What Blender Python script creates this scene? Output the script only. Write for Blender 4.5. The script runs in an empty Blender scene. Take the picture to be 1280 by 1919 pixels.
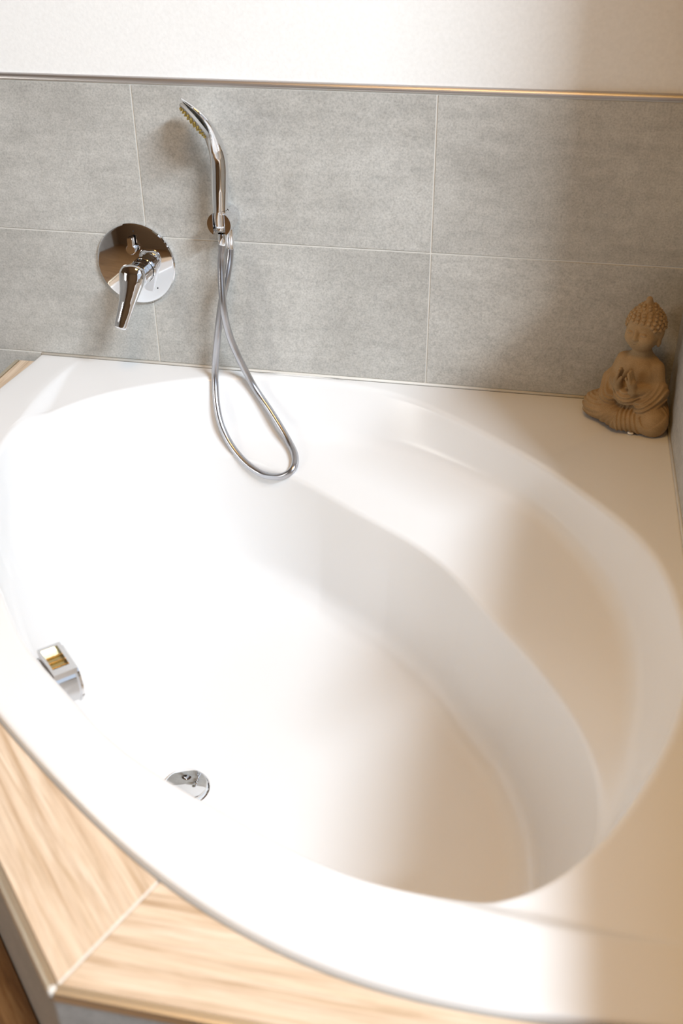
import bpy, bmesh, math, random
import numpy as np
from mathutils import Vector, Matrix

S = bpy.context.scene
COL = S.collection
R2 = math.sqrt(2.0)
XC = 1.104                      # x of the corner between back wall (y=0) and right wall

# ------------------------------------------------------------------ camera
cam_d = bpy.data.cameras.new('camera')
cam = bpy.data.objects.new('camera', cam_d)
COL.objects.link(cam)
cam.location = (0.8301, -2.0335, 0.9777)
cam.rotation_euler = (math.radians(57.43), math.radians(0.32), math.radians(11.32))
cam_d.sensor_fit = 'VERTICAL'
cam_d.sensor_height = 36.0
cam_d.sensor_width = 24.0
cam_d.lens = 1947.24 / 1919 * 36.0
cam_d.clip_start = 0.02
cam_d.dof.use_dof = True
cam_d.dof.focus_distance = 2.15
cam_d.dof.aperture_fstop = 3.2
S.camera = cam

# ------------------------------------------------------------------ light
WIN_Y0, WIN_Y1 = -2.95, -0.43     # window opening along the right wall
WIN_Z0, WIN_Z1 = 0.262, 2.36
WIN_YS, WIN_ZS = -0.60, 0.593
WIN_YT, WIN_ZT = -1.02, 0.355      # unseen wall steps added beside the jamb to block window light
REVEAL = 0.26
world = bpy.data.worlds.new('world')
S.world = world
world.use_nodes = True
world.node_tree.nodes['Background'].inputs[0].default_value = (0.75, 0.85, 1.0, 1)
world.node_tree.nodes['Background'].inputs[1].default_value = 1.0

def area(name, loc, direction, sx, sy, power, color, spread=180):
    l = bpy.data.lights.new(name, 'AREA')
    l.shape = 'RECTANGLE'; l.size = sx; l.size_y = sy
    l.energy = power; l.color = color; l.spread = math.radians(spread)
    o = bpy.data.objects.new(name, l); COL.objects.link(o)
    o.location = loc
    o.rotation_euler = Vector(direction).to_track_quat('-Z', 'Y').to_euler()
    return o

# daylight just outside the window in the right wall
area('window_daylight', (3.60, -3.20, 3.80), (-3.2, 2.6, -3.7), 1.7, 0.36, 400.0, (0.87, 1.0, 1.14))
# warm ceiling light of the room
area('ceiling_lamp_light', (0.55, -1.45, 2.4), (0, 0, -1), 0.6, 0.6, 13.5, (1.0, 0.56, 0.165), 140)
# fill light added at the left wall to brighten the tub's upright walls
area('side_fill_light', (-1.73, -1.75, 0.77), (1, 0.15, -0.12), 0.86, 0.80, 27.0, (1.0, 0.98, 0.93))

S.view_settings.view_transform = 'Standard'
S.view_settings.look = 'None'
S.view_settings.gamma = 1.0
S.view_settings.use_curve_mapping = False
S.view_settings.exposure = 0.0

# ------------------------------------------------------------------ helpers
def tag(o, label=None, cat=None, group=None, kind=None):
    if label: o['label'] = label
    if cat: o['category'] = cat
    if group: o['group'] = group
    if kind: o['kind'] = kind
    return o

def empty(name, loc=(0, 0, 0), rot=(0, 0, 0)):
    o = bpy.data.objects.new(name, None); COL.objects.link(o)
    o.location = loc; o.rotation_euler = rot; o.empty_display_size = 0.05
    return o

def mesh_obj(name, verts, faces, m, parent=None, smooth=False, loc=(0, 0, 0), rot=(0, 0, 0), autosmooth=None):
    me = bpy.data.meshes.new(name)
    me.from_pydata([tuple(map(float, v)) for v in verts], [], [tuple(map(int, f)) for f in faces])
    me.validate()
    bm = bmesh.new(); bm.from_mesh(me)
    bmesh.ops.recalc_face_normals(bm, faces=bm.faces)
    if autosmooth is not None:
        a = math.radians(autosmooth)
        for e in bm.edges:
            if len(e.link_faces) == 2 and e.calc_face_angle(0) > a: e.smooth = False
        smooth = True
    for f in bm.faces: f.smooth = smooth
    bm.to_mesh(me); bm.free()
    me.materials.append(m)
    o = bpy.data.objects.new(name, me); COL.objects.link(o)
    o.location = loc; o.rotation_euler = rot
    if parent: o.parent = parent
    return o

class MB:
    """collects simple shapes into one mesh"""
    def __init__(s): s.v = []; s.f = []
    def add(s, v, f):
        n = len(s.v); s.v += [tuple(p) for p in v]; s.f += [tuple(i + n for i in q) for q in f]
    def box(s, a, b, bev=0.0):
        (x0, y0, z0), (x1, y1, z1) = a, b
        if bev <= 0:
            v = [(x, y, z) for z in (z0, z1) for y in (y0, y1) for x in (x0, x1)]
            s.add(v, [(0, 2, 3, 1), (4, 5, 7, 6), (0, 1, 5, 4), (2, 6, 7, 3), (0, 4, 6, 2), (1, 3, 7, 5)])
            return
        bm = bmesh.new(); bmesh.ops.create_cube(bm, size=1)
        for q in bm.verts:
            q.co = ((x0 + x1) / 2 + q.co.x * (x1 - x0), (y0 + y1) / 2 + q.co.y * (y1 - y0), (z0 + z1) / 2 + q.co.z * (z1 - z0))
        bmesh.ops.bevel(bm, geom=list(bm.edges), offset=bev, segments=1, affect='EDGES')
        bm.verts.index_update()
        s.add([q.co[:] for q in bm.verts], [[q.index for q in f.verts] for f in bm.faces]); bm.free()
    def prism(s, poly, z0, z1, bev=0.0):
        n = len(poly)
        bm = bmesh.new()
        lo = [bm.verts.new((x, y, z0)) for x, y in poly]; hi = [bm.verts.new((x, y, z1)) for x, y in poly]
        bm.faces.new(lo[::-1]); top = bm.faces.new(hi)
        for i in range(n): bm.faces.new((lo[i], lo[(i + 1) % n], hi[(i + 1) % n], hi[i]))
        if bev > 0: bmesh.ops.bevel(bm, geom=list(top.edges), offset=bev, segments=2, affect='EDGES')
        bm.verts.index_update()
        s.add([q.co[:] for q in bm.verts], [[q.index for q in f.verts] for f in bm.faces]); bm.free()
    def lathe(s, prof, n=48, axis=(0, 0, 1), org=(0, 0, 0), cap=True):
        """prof: list of (radius, height along axis)"""
        a = Vector(axis).normalized(); u = a.orthogonal().normalized(); w = a.cross(u)
        v = []; f = []
        for r, h in prof:
            for k in range(n):
                t = 2 * math.pi * k / n
                v.append(Vector(org) + a * h + (u * math.cos(t) + w * math.sin(t)) * r)
        for i in range(len(prof) - 1):
            for k in range(n):
                f.append((i * n + k, i * n + (k + 1) % n, (i + 1) * n + (k + 1) % n, (i + 1) * n + k))
        if cap:
            f.append(tuple(range(n - 1, -1, -1))); f.append(tuple((len(prof) - 1) * n + k for k in range(n)))
        s.add(v, f)
    def loft(s, path, side, wid, thk, n=24, power=2.0):
        """sections across a path: side = direction of the width; thickness is across path and side"""
        path = [Vector(q) for q in path]; v = []; f = []; m = len(path)
        for i, q in enumerate(path):
            t = (path[min(i + 1, m - 1)] - path[max(i - 1, 0)]).normalized()
            sd = Vector(side[i] if isinstance(side, list) else side)
            sd = (sd - t * sd.dot(t)).normalized(); nn = t.cross(sd)
            for k in range(n):
                a = 2 * math.pi * k / n
                c, d = math.cos(a), math.sin(a)
                c = math.copysign(abs(c) ** (2 / power), c); d = math.copysign(abs(d) ** (2 / power), d)
                v.append(q + sd * (c * wid[i] / 2) + nn * (d * thk[i] / 2))
        for i in range(m - 1):
            for k in range(n):
                f.append((i * n + k, i * n + (k + 1) % n, (i + 1) * n + (k + 1) % n, (i + 1) * n + k))
        f.append(tuple(range(n - 1, -1, -1))); f.append(tuple((m - 1) * n + k for k in range(n)))
        s.add(v, f)
    def tube(s, path, r, n=14):
        path = [Vector(q) for q in path]; m = len(path); v = []; f = []
        t0 = (path[1] - path[0]).normalized(); nrm = t0.orthogonal().normalized()
        for i, q in enumerate(path):
            t = (path[min(i + 1, m - 1)] - path[max(i - 1, 0)]).normalized()
            nrm = (nrm - t * nrm.dot(t)).normalized(); b = t.cross(nrm)
            rr = r[i] if hasattr(r, '__len__') else r
            for k in range(n):
                a = 2 * math.pi * k / n
                v.append(q + (nrm * math.cos(a) + b * math.sin(a)) * rr)
        for i in range(m - 1):
            for k in range(n):
                f.append((i * n + k, i * n + (k + 1) % n, (i + 1) * n + (k + 1) % n, (i + 1) * n + k))
        f.append(tuple(range(n - 1, -1, -1))); f.append(tuple((m - 1) * n + k for k in range(n)))
        s.add(v, f)
    def build(s, name, m, parent=None, **k): return mesh_obj(name, s.v, s.f, m, parent, **k)

def catmull(pts, k=8):
    P = [np.array(q, float) for q in pts]; P = [2 * P[0] - P[1]] + P + [2 * P[-1] - P[-2]]
    out = []
    for i in range(1, len(P) - 2):
        a, b, c, d = P[i - 1:i + 3]
        for j in range(k):
            t = j / k
            out.append(0.5 * (2 * b + (c - a) * t + (2 * a - 5 * b + 4 * c - d) * t * t + (3 * b - a - 3 * c + d) * t ** 3))
    out.append(P[-2]); return out

def sstep(x):
    x = np.clip(x, 0, 1); return x * x * (3 - 2 * x)

# ------------------------------------------------------------------ materials
def mat(name):
    m = bpy.data.materials.new(name); m.use_nodes = True
    nt = m.node_tree; b = nt.nodes['Principled BSDF']
    return m, nt, b
def node(nt, t, **k):
    n = nt.nodes.new(t)
    for a, v in k.items(): setattr(n, a, v)
    return n
def simple(name, col, rough=0.5, metal=0.0, spec=0.5, coat=0.0):
    m, nt, b = mat(name)
    b.inputs['Base Color'].default_value = (*col, 1); b.inputs['Roughness'].default_value = rough
    b.inputs['Metallic'].default_value = metal; b.inputs['Specular IOR Level'].default_value = spec
    b.inputs['Coat Weight'].default_value = coat
    return m
def ramp(nt, fac, stops):
    r = node(nt, 'ShaderNodeValToRGB'); e = r.color_ramp.elements
    while len(e) < len(stops): e.new(0.5)
    for q, (p, c) in zip(e, stops): q.position = p; q.color = (*c, 1)
    nt.links.new(fac, r.inputs[0]); return r.outputs[0]
def noise(nt, vec, scale, detail=4, rough=0.5, dist=0.0):
    n = node(nt, 'ShaderNodeTexNoise'); n.inputs['Scale'].default_value = scale
    n.inputs['Detail'].default_value = detail; n.inputs['Roughness'].default_value = rough; n.inputs['Distortion'].default_value = dist
    nt.links.new(vec, n.inputs['Vector']); return n.outputs['Fac']
def coords(nt, scale=(1, 1, 1), rnd=True, space='Object'):
    tc = node(nt, 'ShaderNodeTexCoord'); mp = node(nt, 'ShaderNodeMapping'); mp.inputs['Scale'].default_value = scale
    nt.links.new(tc.outputs[space], mp.inputs['Vector'])
    if rnd:
        oi = node(nt, 'ShaderNodeObjectInfo'); ml = node(nt, 'ShaderNodeMath', operation='MULTIPLY'); ml.inputs[1].default_value = 37.0
        nt.links.new(oi.outputs['Random'], ml.inputs[0]); nt.links.new(ml.outputs[0], mp.inputs['Location'])
    return mp.outputs[0]
def mix(nt, a, b, fac, mode='MIX'):
    x = node(nt, 'ShaderNodeMix', data_type='RGBA', blend_type=mode)
    if isinstance(fac, float): x.inputs[0].default_value = fac
    else: nt.links.new(fac, x.inputs[0])
    for s, i in ((a, 6), (b, 7)):
        if isinstance(s, tuple): x.inputs[i].default_value = (*s, 1)
        else: nt.links.new(s, x.inputs[i])
    return x.outputs[2]
def bump(nt, b, h, strength, dist=0.001):
    n = node(nt, 'ShaderNodeBump'); n.inputs['Strength'].default_value = strength; n.inputs['Distance'].default_value = dist
    nt.links.new(h, n.inputs['Height']); nt.links.new(n.outputs[0], b.inputs['Normal'])

def concrete_tile(name, dark, light):
    m, nt, b = mat(name)
    v = coords(nt)
    big = noise(nt, v, 3.6, 7, 0.66, 0.5)
    c = ramp(nt, big, [(0.34, tuple(x * 0.95 for x in dark)), (0.66, light)])
    v2 = coords(nt, (1, 1, 5))
    streak = noise(nt, v2, 7.0, 8, 0.72, 0.2)
    mid = tuple((a + d) / 2 for a, d in zip(dark, light))
    c2 = ramp(nt, streak, [(0.33, tuple(x * 0.80 for x in mid)), (0.66, tuple(x * 1.16 for x in mid))])
    c = mix(nt, c, c2, 0.45)
    fine = noise(nt, v, 260.0, 4, 0.7)
    c3 = ramp(nt, fine, [(0.25, (0.62,) * 3), (0.5, (1.0,) * 3), (0.78, (1.30,) * 3)])
    c = mix(nt, c, c3, 0.8, 'MULTIPLY')
    sp = noise(nt, v, 55.0, 5, 0.75)
    c4 = ramp(nt, sp, [(0.36, (0.86,) * 3), (0.5, (1.0,) * 3), (0.66, (1.10,) * 3)])
    c = mix(nt, c, c4, 0.55, 'MULTIPLY')
    nt.links.new(c, b.inputs['Base Color'])
    b.inputs['Roughness'].default_value = 0.55; b.inputs['Specular IOR Level'].default_value = 0.35
    bump(nt, b, fine, 0.25, 0.0006)
    return m

def wood_mat(name, dark, mid, light, rough=0.38):
    """grain along local x"""
    m, nt, b = mat(name)
    v = coords(nt, (1.9, 26, 26))
    g = noise(nt, v, 2.0, 7, 0.62, 1.3)
    c = ramp(nt, g, [(0.30, dark), (0.47, mid), (0.66, light)])
    v2 = coords(nt, (4.0, 130, 130))
    f = noise(nt, v2, 2.0, 5, 0.7, 0.3)
    c2 = ramp(nt, f, [(0.30, (0.70, 0.64, 0.58)), (0.52, (1.0, 1.0, 1.0)), (0.75, (1.12, 1.12, 1.12))])
    c = mix(nt, c, c2, 0.8, 'MULTIPLY')
    v3 = coords(nt, (3.0, 9.0, 9.0))
    w = node(nt, 'ShaderNodeTexWave', wave_type='BANDS', bands_direction='Y')
    w.inputs['Scale'].default_value = 1.3; w.inputs['Distortion'].default_value = 7.0; w.inputs['Detail'].default_value = 3
    w.inputs['Detail Scale'].default_value = 0.6
    nt.links.new(v3, w.inputs['Vector'])
    c3 = ramp(nt, w.outputs['Fac'], [(0.0, (0.90, 0.85, 0.80)), (0.35, (1, 1, 1)), (1.0, (1.06, 1.06, 1.06))])
    c = mix(nt, c, c3, 0.7, 'MULTIPLY')
    nt.links.new(c, b.inputs['Base Color']); b.inputs['Roughness'].default_value = rough
    bump(nt, b, f, 0.2, 0.0005)
    return m

M_TILE = concrete_tile('grey_concrete_tile', (0.395, 0.378, 0.342), (0.55, 0.535, 0.495))
M_GROUT = simple('pale_grout', (0.70, 0.67, 0.61), 0.85)
M_PAINT = None
def paint():
    m, nt, b = mat('white_wall_paint')
    v = coords(nt, rnd=False)
    n1 = noise(nt, v, 140.0, 4, 0.6)
    c = ramp(nt, n1, [(0.3, (0.86, 0.845, 0.81)), (0.7, (0.91, 0.895, 0.86))])
    nt.links.new(c, b.inputs['Base Color']); b.inputs['Roughness'].default_value = 0.8
    bump(nt, b, n1, 0.35, 0.001)
    return m
M_PAINT = paint()
M_ACRYL = simple('white_acrylic', (0.80, 0.79, 0.775), 0.26, 0.0, 0.5, 0.0)
M_CHROME = simple('polished_chrome', (0.82, 0.83, 0.85), 0.04, 1.0)
M_STEEL = simple('hose_steel', (0.50, 0.50, 0.52), 0.28, 1.0)
M_SATIN = simple('satin_steel_profile', (0.86, 0.78, 0.64), 0.42, 1.0)
M_BRONZE = simple('dark_chrome_profile', (0.60, 0.57, 0.56), 0.40, 1.0)
M_GOLD = simple('yellow_rubber_nozzle', (0.55, 0.40, 0.08), 0.45)
M_BRASS = simple('golden_inner_metal', (0.50, 0.39, 0.19), 0.22, 1.0)
M_FACE = simple('grey_spray_face', (0.36, 0.35, 0.33), 0.3)
M_DARK = simple('dark_gap', (0.03, 0.03, 0.035), 0.5)
M_SILI = simple('cream_silicone', (0.74, 0.71, 0.65), 0.45)
M_SILG = simple('grey_silicone', (0.36, 0.34, 0.31), 0.5)
M_WOODT = wood_mat('oak_look_tile', (0.53, 0.385, 0.25), (0.665, 0.515, 0.37), (0.735, 0.60, 0.46))
M_WOODF = wood_mat('brown_wood_floor', (0.12, 0.06, 0.025), (0.22, 0.115, 0.045), (0.32, 0.19, 0.085), 0.45)
M_PANEL = concrete_tile('greige_panel_tile', (0.36, 0.335, 0.30), (0.46, 0.43, 0.39))
M_FELT = simple('white_felt', (0.85, 0.83, 0.8), 0.9)
M_CEIL = simple('oak_lined_ceiling', (0.26, 0.15, 0.065), 0.8)
M_FRAME = simple('white_window_frame', (0.8, 0.8, 0.78), 0.4)
M_WARM = simple('sand_plaster', (0.20, 0.13, 0.07), 0.85)
def sandstone():
    m, nt, b = mat('ochre_sandstone')
    v = coords(nt, rnd=False)
    n1 = noise(nt, v, 26.0, 5, 0.6)
    c = ramp(nt, n1, [(0.3, (0.31, 0.205, 0.105)), (0.7, (0.43, 0.295, 0.16))])
    n2 = noise(nt, v, 900.0, 2, 0.7)
    c2 = ramp(nt, n2, [(0.3, (0.72,) * 3), (0.7, (1.2,) * 3)])
    c = mix(nt, c, c2, 0.8, 'MULTIPLY')
    nt.links.new(c, b.inputs['Base Color']); b.inputs['Roughness'].default_value = 0.9; b.inputs['Specular IOR Level'].default_value = 0.2
    bump(nt, b, n2, 0.5, 0.0006)
    return m
M_STONE = sandstone()
def glass():
    m, nt, b = mat('window_glass')
    out = nt.nodes['Material Output']; nt.nodes.remove(b)
    t = node(nt, 'ShaderNodeBsdfTransparent'); g = node(nt, 'ShaderNodeBsdfGlossy'); g.inputs['Roughness'].default_value = 0.02
    x = node(nt, 'ShaderNodeMixShader'); x.inputs[0].default_value = 0.06
    nt.links.new(t.outputs[0], x.inputs[1]); nt.links.new(g.outputs[0], x.inputs[2]); nt.links.new(x.outputs[0], out.inputs['Surface'])
    return m
M_GLASS = glass()

# ------------------------------------------------------------------ room shell
FLOOR_Z = -0.56
STEP_Z = -0.295
X_L, Y_F, Z_C = -1.75, -3.3, 2.45
TZ0, TZ1, TZ2, TZ3 = -0.31, 0.004, 0.2910, 0.5930      # tile row joints on the back wall
G = 0.0016                                               # half joint width
TH = 0.009                                               # tile thickness (tile faces lie on y = 0 / x = XC)

mb = MB(); mb.box((X_L - 0.1, TH, FLOOR_Z - 0.1), (XC + REVEAL + 0.1, 0.15, Z_C))
wall_back = mb.build('wall_back', M_PAINT); tag(wall_back, kind='structure')
mb = MB(); mb.box((X_L, 0.0018, FLOOR_Z), (XC, TH, TZ3 + 0.003))
mb.build('grout_bed', M_GROUT, wall_back)

def tile_back(x0, x1, z0, z1):
    m = MB(); m.box((-(x1 - x0) / 2 + G, 0, -(z1 - z0) / 2 + G), ((x1 - x0) / 2 - G, TH - 0.001, (z1 - z0) / 2 - G), 0.0007)
    return m.build('tile', M_TILE, wall_back, loc=((x0 + x1) / 2, 0, (z0 + z1) / 2))
xs = [-1.75, -1.204, -0.602, 0.0, 0.602, XC + 0.006]
for x0, x1 in zip(xs, xs[1:]):
    for z0, z1 in ((FLOOR_Z, TZ0), (TZ0, TZ1), (TZ1, TZ2), (TZ2, TZ3)):
        tile_back(x0, x1, z0, z1)
# metal profile that closes the tiling at the top
def quarter(mbx, p, q, out, h=0.0115, n=8):
    prof = [(0.009, 0.0), (-0.001, 0.0)] + [(-0.0022 + 0.0085 * (1 - math.cos(a)), h * math.sin(a)) for a in np.linspace(0.12, math.pi / 2, n)] + [(0.009, h)]
    v = []
    for e in (p, q): v += [(e[0] + out[0] * a, e[1] + out[1] * a, e[2] + b) for a, b in prof]
    k = len(prof)
    mbx.add(v, [(j, (j + 1) % k, k + (j + 1) % k, k + j) for j in range(k)] + [tuple(range(k)), tuple(range(2 * k - 1, k - 1, -1))])
mb = MB(); quarter(mb, (X_L, 0, TZ3 + 0.0015), (XC, 0, TZ3 + 0.0015), (0, 1))
t1 = mb.build('trim_1', M_BRONZE); tag(t1, kind='structure')

# right wall with the window opening (mostly behind and beside the camera)
mb = MB()
x0, x1 = XC + TH, XC + REVEAL
mb.box((x0, Y_F - 0.1, FLOOR_Z - 0.1), (x1, 0.008, WIN_Z0)); mb.box((x0, Y_F - 0.1, WIN_Z1), (x1, 0.008, Z_C))
mb.box((x0, WIN_Y1, WIN_Z0), (x1, 0.008, WIN_Z1)); mb.box((x0, WIN_YS, WIN_Z0), (x1, WIN_Y1, WIN_ZS)); mb.box((x0, WIN_YT, WIN_Z0), (x1, WIN_YS, WIN_ZT)); mb.box((x0, Y_F - 0.1, WIN_Z0), (x1, WIN_Y0, WIN_Z1))  # includes two unseen steps added to shade the ledge and back deck
wall_right = mb.build('wall_right', M_WARM); tag(wall_right, kind='structure')
mb = MB(); mb.box((XC + 0.0018, WIN_YS, FLOOR_Z), (XC + TH, 0, TZ3 + 0.003)); mb.box((XC + 0.0018, Y_F, FLOOR_Z), (XC + TH, WIN_YS, WIN_Z0))
mb.build('grout_bed', M_GROUT, wall_right)
def tile_right(y0, y1, z0, z1):
    m = MB(); m.box((0, -(y1 - y0) / 2 + G, -(z1 - z0) / 2 + G), (TH - 0.001, (y1 - y0) / 2 - G, (z1 - z0) / 2 - G), 0.0007)
    m.build('tile', M_TILE, wall_right, loc=(XC, (y0 + y1) / 2, (z0 + z1) / 2))
for z0, z1 in ((FLOOR_Z, TZ0), (TZ0, TZ1), (TZ1, TZ2), (TZ2, TZ3)):
    tile_right(WIN_YS, -0.003, z0, z1)
    if z1 <= TZ2:
        for k in range(3): tile_right(WIN_YS - 0.602 * (k + 1), WIN_YS - 0.602 * k, z0, min(z1, WIN_Z0))
mb = MB(); quarter(mb, (XC, WIN_YS, TZ3 + 0.0015), (XC, -0.003, TZ3 + 0.0015), (1, 0))
tag(mb.build('trim_2', M_BRONZE), kind='structure')
# window in the reveal
mb = MB(); xf0, xf1 = XC + REVEAL - 0.06, XC + REVEAL
w = 0.035
mb.box((xf0, WIN_Y0, WIN_Z0), (xf1, WIN_Y0 + w, WIN_Z1), 0.004); mb.box((xf0, WIN_Y1 - w, WIN_Z0), (xf1, WIN_Y1, WIN_Z1), 0.004)
mb.box((xf0, WIN_Y0 + w, WIN_Z0), (xf1, WIN_Y1 - w, WIN_Z0 + w), 0.004); mb.box((xf0, WIN_Y0 + w, WIN_Z1 - w), (xf1, WIN_Y1 - w, WIN_Z1), 0.004)
win = mb.build('window_1', M_FRAME); tag(win, kind='structure')
mb = MB(); mb.box((xf0 + 0.025, WIN_Y0 + w, WIN_Z0 + w), (xf0 + 0.031, WIN_Y1 - w, WIN_Z1 - w)); mb.build('frame_pane', M_GLASS, win)

mb = MB(); mb.box((X_L - 0.1, Y_F - 0.1, FLOOR_Z - 0.1), (X_L, TH, Z_C)); wl = mb.build('wall_left', M_WARM); tag(wl, kind='structure')
mb = MB(); a0, a1, b0, b1 = -2.20, -1.30, 0.35, 1.19
for q in (((X_L, a0 - .05, b0 - .05), (X_L + .04, a0, b1 + .05)), ((X_L, a1, b0 - .05), (X_L + .04, a1 + .05, b1 + .05)), ((X_L, a0, b0 - .05), (X_L + .04, a1, b0)), ((X_L, a0, b1), (X_L + .04, a1, b1 + .05)), ((X_L + .022, -1.765, b0), (X_L + .04, -1.735, b1))):
    mb.box(*q)
for k in range(5):
    for b_, c_ in ((FLOOR_Z, TZ0), (TZ0, TZ1), (TZ1, TZ2), (TZ2, TZ3)):
        m = MB(); m.box((0, -0.301 + G, b_ + G), (TH, 0.301 - G, c_ - G), 0.0007); m.build('tile', M_TILE, wl, loc=(X_L, -0.301 - 0.602 * k, 0))
w2 = mb.build('fill_light_frame', M_FRAME); tag(w2, kind='structure')  # unseen window-like frame, added around the side fill light
mb = MB(); mb.box((X_L + .0095, a0, b0), (X_L + .0115, a1, b1)); mb.build('frame_pane', M_FRAME, w2)  # opaque sheet added behind the side fill light
mb = MB(); mb.box((X_L, Y_F - 0.1, FLOOR_Z - 0.1), (XC + TH, Y_F, Z_C)); wf = mb.build('wall_front', M_WARM); tag(wf, kind='structure')
mb = MB(); mb.box((X_L - 0.1, Y_F - 0.1, Z_C), (XC + REVEAL + 0.1, 0.15, Z_C + 0.1)); ce = mb.build('ceiling', M_CEIL); tag(ce, kind='structure')
mb = MB(); mb.box((X_L - 0.1, Y_F - 0.1, FLOOR_Z - 0.1), (XC + TH, TH, FLOOR_Z - 0.012)); fl = mb.build('floor', M_SILG); tag(fl, kind='structure')
y = Y_F
k = 0
while y < -0.01:
    y1 = min(y + 0.2, 0.0); xa = X_L; off = (0.45 * k) % 1.2
    cuts = [X_L] + [c for c in (X_L + off + 1.2 * j for j in range(4)) if X_L + 0.1 < c < XC - 0.1] + [XC]
    for a, b in zip(cuts, cuts[1:]):
        m = MB(); m.box((-(b - a) / 2 + 0.001, -(y1 - y) / 2 + 0.001, -0.012), ((b - a) / 2 - 0.001, (y1 - y) / 2 - 0.001, 0), 0.0008)
        m.build('plank', M_WOODF, fl, loc=((a + b) / 2, (y + y1) / 2, FLOOR_Z))
    y = y1; k += 1

# ------------------------------------------------------------------ bathtub shell
DC = 0.95                                   # polar centre on the diagonal (distance from the wall corner)
def polar(pts):
    P = np.array(pts, float); return np.arctan2(np.abs(P[:, 1]), P[:, 0] - DC), np.hypot(P[:, 0] - DC, P[:, 1])
def fourier(pts, n=9, reg=2e-4):
    a, r = polar(pts)
    A = np.cos(np.outer(a, np.arange(n + 1)))
    D = np.diag(np.arange(n + 1.0) ** 2) * reg * 6
    c = np.linalg.solve(A.T @ A + D, A.T @ r)
    return lambda f: np.cos(np.outer(np.ravel(f), np.arange(n + 1))) @ c
def evenpoly(pts, deg=4):
    a, r = polar(pts); c = np.polyfit(a * a, r, deg)
    return lambda f: np.polyval(c, np.minimum(np.abs(f), a.max() + 0.03) ** 2)

f_edge = fourier([(.363, 0), (.371, .151), (.384, .161), (.397, .294), (.429, .305), (.448, .418), (.483, .414), (.521, .517), (.566, .517),
    (.61, .598), (.634, .583), (.712, .657), (.728, .647), (.82, .701), (.823, .694), (.894, .717), (.936, .723), (.952, .728), (1.005, .722),
    (1.038, .724), (1.088, .710), (1.113, .698), (1.136, .681), (1.172, .643), (1.223, .569), (1.229, .535), (1.269, .471), (1.312, .359),
    (1.34, .24), (1.353, .151), (1.358, .138), (1.365, .047), (1.366, 0)], 11)
f_crest = evenpoly([(1.366, 0), (1.365, .047), (1.358, .138), (1.353, .151), (1.34, .24), (1.312, .359), (1.269, .471), (1.229, .535),
    (1.223, .576), (1.172, .662), (1.165, .631), (1.136, .711), (1.095, .76), (1.066, .751), (1.057, .801), (1.022, .837), (.972, .887), (.955, .869), (.915, .912)])
f_outer = evenpoly([(1.453, 0), (1.448, .144), (1.425, .277), (1.403, .392), (1.379, .488), (1.350, .561), (1.318, .623), (1.286, .678),
    (1.253, .73), (1.220, .776), (1.160, .833), (1.075, .897), (1.02, .95), (.98, .99)])
f_r1 = fourier([(.381, 0), (.388, .094), (.419, .212), (.452, .297), (.501, .379), (.566, .462), (.641, .531), (.725, .603), (.8, .656), (.87, .690),
    (.95, .702), (1.05, .700), (1.12, .668), (1.2, .575), (1.28, .42), (1.335, .2), (1.348, 0)], 8, 3e-4)
f_r2 = fourier([(.610, 0), (.614, .08), (.624, .168), (.647, .270), (.672, .366), (.691, .434), (.710, .505), (.734, .556), (.772, .606), (.85, .655), (.95, .68),
    (1.05, .672), (1.12, .64), (1.2, .55), (1.27, .41), (1.315, .22), (1.33, 0)], 6, 2e-4)
f_r3 = fourier([(.635, 0), (.642, .15), (.655, .25), (.685, .34), (.735, .45), (.80, .53), (.90, .590), (1.0, .60), (1.1, .545), (1.18, .43), (1.235, .25), (1.25, 0)], 7, 2e-4)
Z1, Z2, Z3 = -0.106, -0.143, -0.420

def wall_r(f):
    f = np.abs(f); s = np.sin(f) - np.cos(f)
    return np.where(s > 0.05, DC / np.maximum(s, 0.05), 99.0)
def ztop(f, r):
    d = DC + r * np.cos(f); t = r * np.sin(f)
    edge = np.minimum(d + t, d - t) / R2
    rp = sstep(edge / 0.24)
    s = f_crest(f) - r
    s = np.where(np.abs(f) > 1.75, 9.0, s)
    return -0.019 * rp * sstep(s / (0.010 + 0.038 * rp))
def dt_xy(d, t):
    return XC - (d + t) / R2, -(d - t) / R2

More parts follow.
